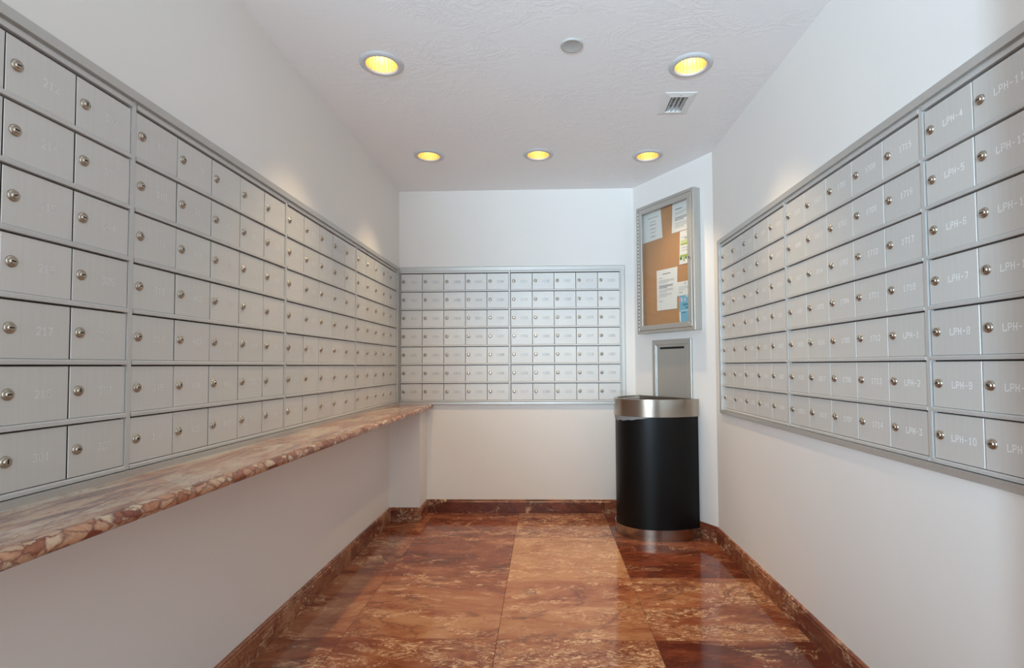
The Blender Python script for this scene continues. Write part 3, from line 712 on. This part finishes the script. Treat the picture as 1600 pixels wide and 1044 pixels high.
sheet('leaflet', 'narrow white leaflet with green bands and leaf pattern in the notice case', 'leaflet',
      [(0.501, 1.996), (0.605, 1.996), (0.607, 1.772), (0.490, 1.774)], Z + 0.0012,
      [(0.60, 0.70, 0.05, 0.12, 'ink'), (0.12, 0.75, 0.18, 0.20, 'ink_light'), (0.40, 0.62, 0.22, 0.25, 'ink'), (0.08, 1.0, 0.38, 0.43, 'green'), (0.08, 1.0, 0.28, 0.38, 'green_pale'),
       (0.15, 0.7, 0.50, 0.52, 'ink_light'), (0.15, 0.7, 0.58, 0.60, 'ink_light'), (0.05, 1.0, 0.72, 0.78, 'green'), (0.05, 0.22, 0.78, 0.87, 'green_dark'), (0.30, 0.42, 0.78, 0.92, 'green'), (0.46, 0.58, 0.78, 0.86, 'green_dark'), (0.62, 0.78, 0.78, 0.90, 'green'), (0.82, 0.95, 0.78, 0.87, 'green_dark')])
sheet('letter_sheet', 'large white typed letter in the lower middle of the notice case', 'paper',
      [(0.269, 1.767), (0.472, 1.765), (0.463, 1.482), (0.270, 1.483)], Z + 0.0012,
      [(0.30, 0.68, 0.10, 0.125, 'ink'), (0.12, 0.30, 0.20, 0.215, 'ink_light')] + para(0.12, 0.85, 0.26, 3, 0.03, 0.012) + para(0.12, 0.80, 0.385, 3, 0.028, 0.017, 'ink') + para(0.12, 0.80, 0.49, 3, 0.032, 0.012) + para(0.12, 0.75, 0.60, 3, 0.03, 0.012) + [(0.12, 0.30, 0.77, 0.785, 'ink_light')])
sheet('notice_card', 'small white card overlapping the blue flyer in the notice case', 'card',
      [(0.470, 1.658), (0.604, 1.656), (0.604, 1.564), (0.468, 1.563)], Z + 0.0032,
      [(0.50, 0.58, 0.10, 0.20, 'ink')] + para(0.10, 0.8, 0.36, 3, 0.11, 0.035) + [(0.12, 0.38, 0.74, 0.79, 'ink')])
sheet('blue_flyer', 'blue printed flyer at bottom right of the notice case', 'flyer',
      [(0.480, 1.572), (0.606, 1.572), (0.607, 1.385), (0.487, 1.385)], Z + 0.0018,
      [(0.0, 0.15, 0.10, 0.24, 'pink'), (0.18, 0.24, 0.12, 0.28, 'paper'), (0.42, 0.47, 0.14, 0.26, 'paper'), (0.52, 0.64, 0.05, 0.11, 'paper'), (0.28, 0.85, 0.34, 0.42, 'blue_dark'), (0.45, 0.85, 0.46, 0.52, 'blue_dark'), (0.1, 0.9, 0.58, 0.60, 'paper'), (0.16, 0.5, 0.64, 0.68, 'blue_dark'), (0.0, 0.10, 0.62, 0.98, 'paper')], 'blue')

SX0, SX1, SZ0, SZ1 = 0.206, 0.576, 0.80, 1.276
ms = thing('outgoing_mail_drop', 'tall grey metal mail drop panel with black slot behind the bin', 'mail slot', on_diag(0, 0.001, 0), DANG)
frame4('frame', SX0, SX1, SZ0, SZ1, 0.034, -0.016, 0, M['case'], ms)
frame4('inner_frame', SX0 + 0.034, SX1 - 0.034, SZ0 + 0.034, SZ1 - 0.034, 0.008, -0.011, 0, M['trim'], ms)
pl = MB(); x0, x1, z0, z1 = SX0 + 0.042, SX1 - 0.042, SZ0 + 0.042, SZ1 - 0.042; a0, a1, b0, b1 = 0.275, 0.509, 1.2110, 1.2255
for r in ((x0, x1, z0, b0), (x0, x1, b1, z1), (x0, a0, b0, b1), (a1, x1, b0, b1)): pl.box(r[0], r[1], -0.008, 0, r[2], r[3])
pl.obj('panel', M['case'], ms)
mb = MB(); mb.box(a0, a1, -0.002, -0.0005, b0, b1); mb.obj('slot', M['dark'], ms)

# ------------------------------------------------------------------ half-round bin
bn = thing('half_round_bin', 'black half-round waste bin with brushed steel rim and foot against the angled wall', 'waste bin', on_diag(0.362, 0.027, 0), DANG)
def dpath(a, b, n=48):                    # flat back at y=0, bulging to -y
    return [(a * math.cos(PI * k / n), -b * math.sin(PI * k / n)) for k in range(n + 1)]
def shell(z0, z1, a, b, t, name, mat, lip=0.0):
    """open D-shaped band with thickness t"""
    o = dpath(a, b); i = [(x, y) for x, y in dpath(a - t, b - t)]; i = [(x, min(y, -t)) for x, y in i]
    n = len(o); v = [(x, y, z0) for x, y in o] + [(x, y, z1) for x, y in o] + [(x, y, z1) for x, y in i] + [(x, y, z0) for x, y in i]
    f = []
    for s in range(4):
        e = (s + 1) % 4
        for k in range(n): j = (k + 1) % n; f.append((s * n + k, s * n + j, e * n + j, e * n + k))
    me = mesh_from(name, v, f, (mat,))
    bm = bmesh.new(); bm.from_mesh(me); bmesh.ops.recalc_face_normals(bm, faces=bm.faces)
    for fc in bm.faces: fc.smooth = abs(fc.normal.z) < 0.5 and fc.calc_center_median().y < -0.004
    for ed in bm.edges:
        if len(ed.link_faces) == 2 and ed.link_faces[0].normal.angle(ed.link_faces[1].normal, 0) > 0.6: ed.smooth = False
    bm.to_mesh(me); bm.free()
    return link(name, me, bn)
BA, BB = 0.286, 0.402
shell(0.02, 0.80, BA - 0.010, BB - 0.008, 0.006, 'body', M['black'])
shell(0.0, 0.070, BA, BB, 0.006, 'foot_band', M['steel'])
shell(0.772, 0.882, BA - 0.001, BB + 0.002, 0.022, 'rim', M['steel'])
mb = MB(); o = dpath(BA - 0.014, BB - 0.014); mb.add([(x, y, 0.03) for x, y in o], [tuple(range(len(o)))]); mb.obj('floor_plate', M['black'], bn)
# liner bag: sags out below the rim on the left half, hangs inside
v = []; f = []; P = dpath(BA - 0.0045, BB - 0.0035, 48); Q = dpath(BA - 0.009, BB - 0.007, 48); n = len(P)
for k in range(n):
    u = k / (n - 1); sag = max(0.0, math.sin(PI * min(1, max(0, (u - 0.28) / 0.62)))) ** 0.8
    sag = 0.030 * sag * (1 + 0.10 * math.sin(k * 1.7))
    for m_, z in enumerate((0.7715, 0.771 - 0.5 * sag, 0.7705 - sag)):
        w = (0.0, 0.15, 1.0)[m_]; v.append((P[k][0] * (1 - w) + Q[k][0] * w, P[k][1] * (1 - w) + Q[k][1] * w, z))
for k in range(n - 1):
    for m_ in range(2): f.append((k * 3 + m_, (k + 1) * 3 + m_, (k + 1) * 3 + m_ + 1, k * 3 + m_ + 1))
link('liner_bag', mesh_from('liner_bag', v, f, (M['film'],), None, True), bn)
v = []; f = []; P = dpath(BA - 0.024, BB - 0.024, 48)
for k, (x, y) in enumerate(P):
    for z, e in ((0.875, 1.0), (0.80, 0.99), (0.40, 0.9)): v.append((x * e, y * e, z))
for k in range(len(P) - 1):
    for m_ in range(2): f.append((k * 3 + m_, (k + 1) * 3 + m_, (k + 1) * 3 + m_ + 1, k * 3 + m_ + 1))
link('liner_inside', mesh_from('liner_inside', v, f, (M['film'],), None, True), bn)
# a clear tuft of the liner standing up at the rim's far left
v = []; f = []
for k in range(13):
    t = PI * (0.70 + 0.22 * k / 12); x, y = (BA - 0.012) * math.cos(t), -(BB - 0.012) * math.sin(t); h = 0.045 * math.sin(PI * min(1, (k + 1) / 13)) ** 0.6
    v += [(x, y, 0.880), (x * 1.01, y * 1.01, 0.882 + h * 0.6), (x * 1.0, y * 1.0, 0.882 + h)]
for k in range(12):
    for m_ in range(2): f.append((k * 3 + m_, (k + 1) * 3 + m_, (k + 1) * 3 + m_ + 1, k * 3 + m_ + 1))
link('liner_tuft', mesh_from('liner_tuft', v, f, (M['clear_film'],), None, True), bn)
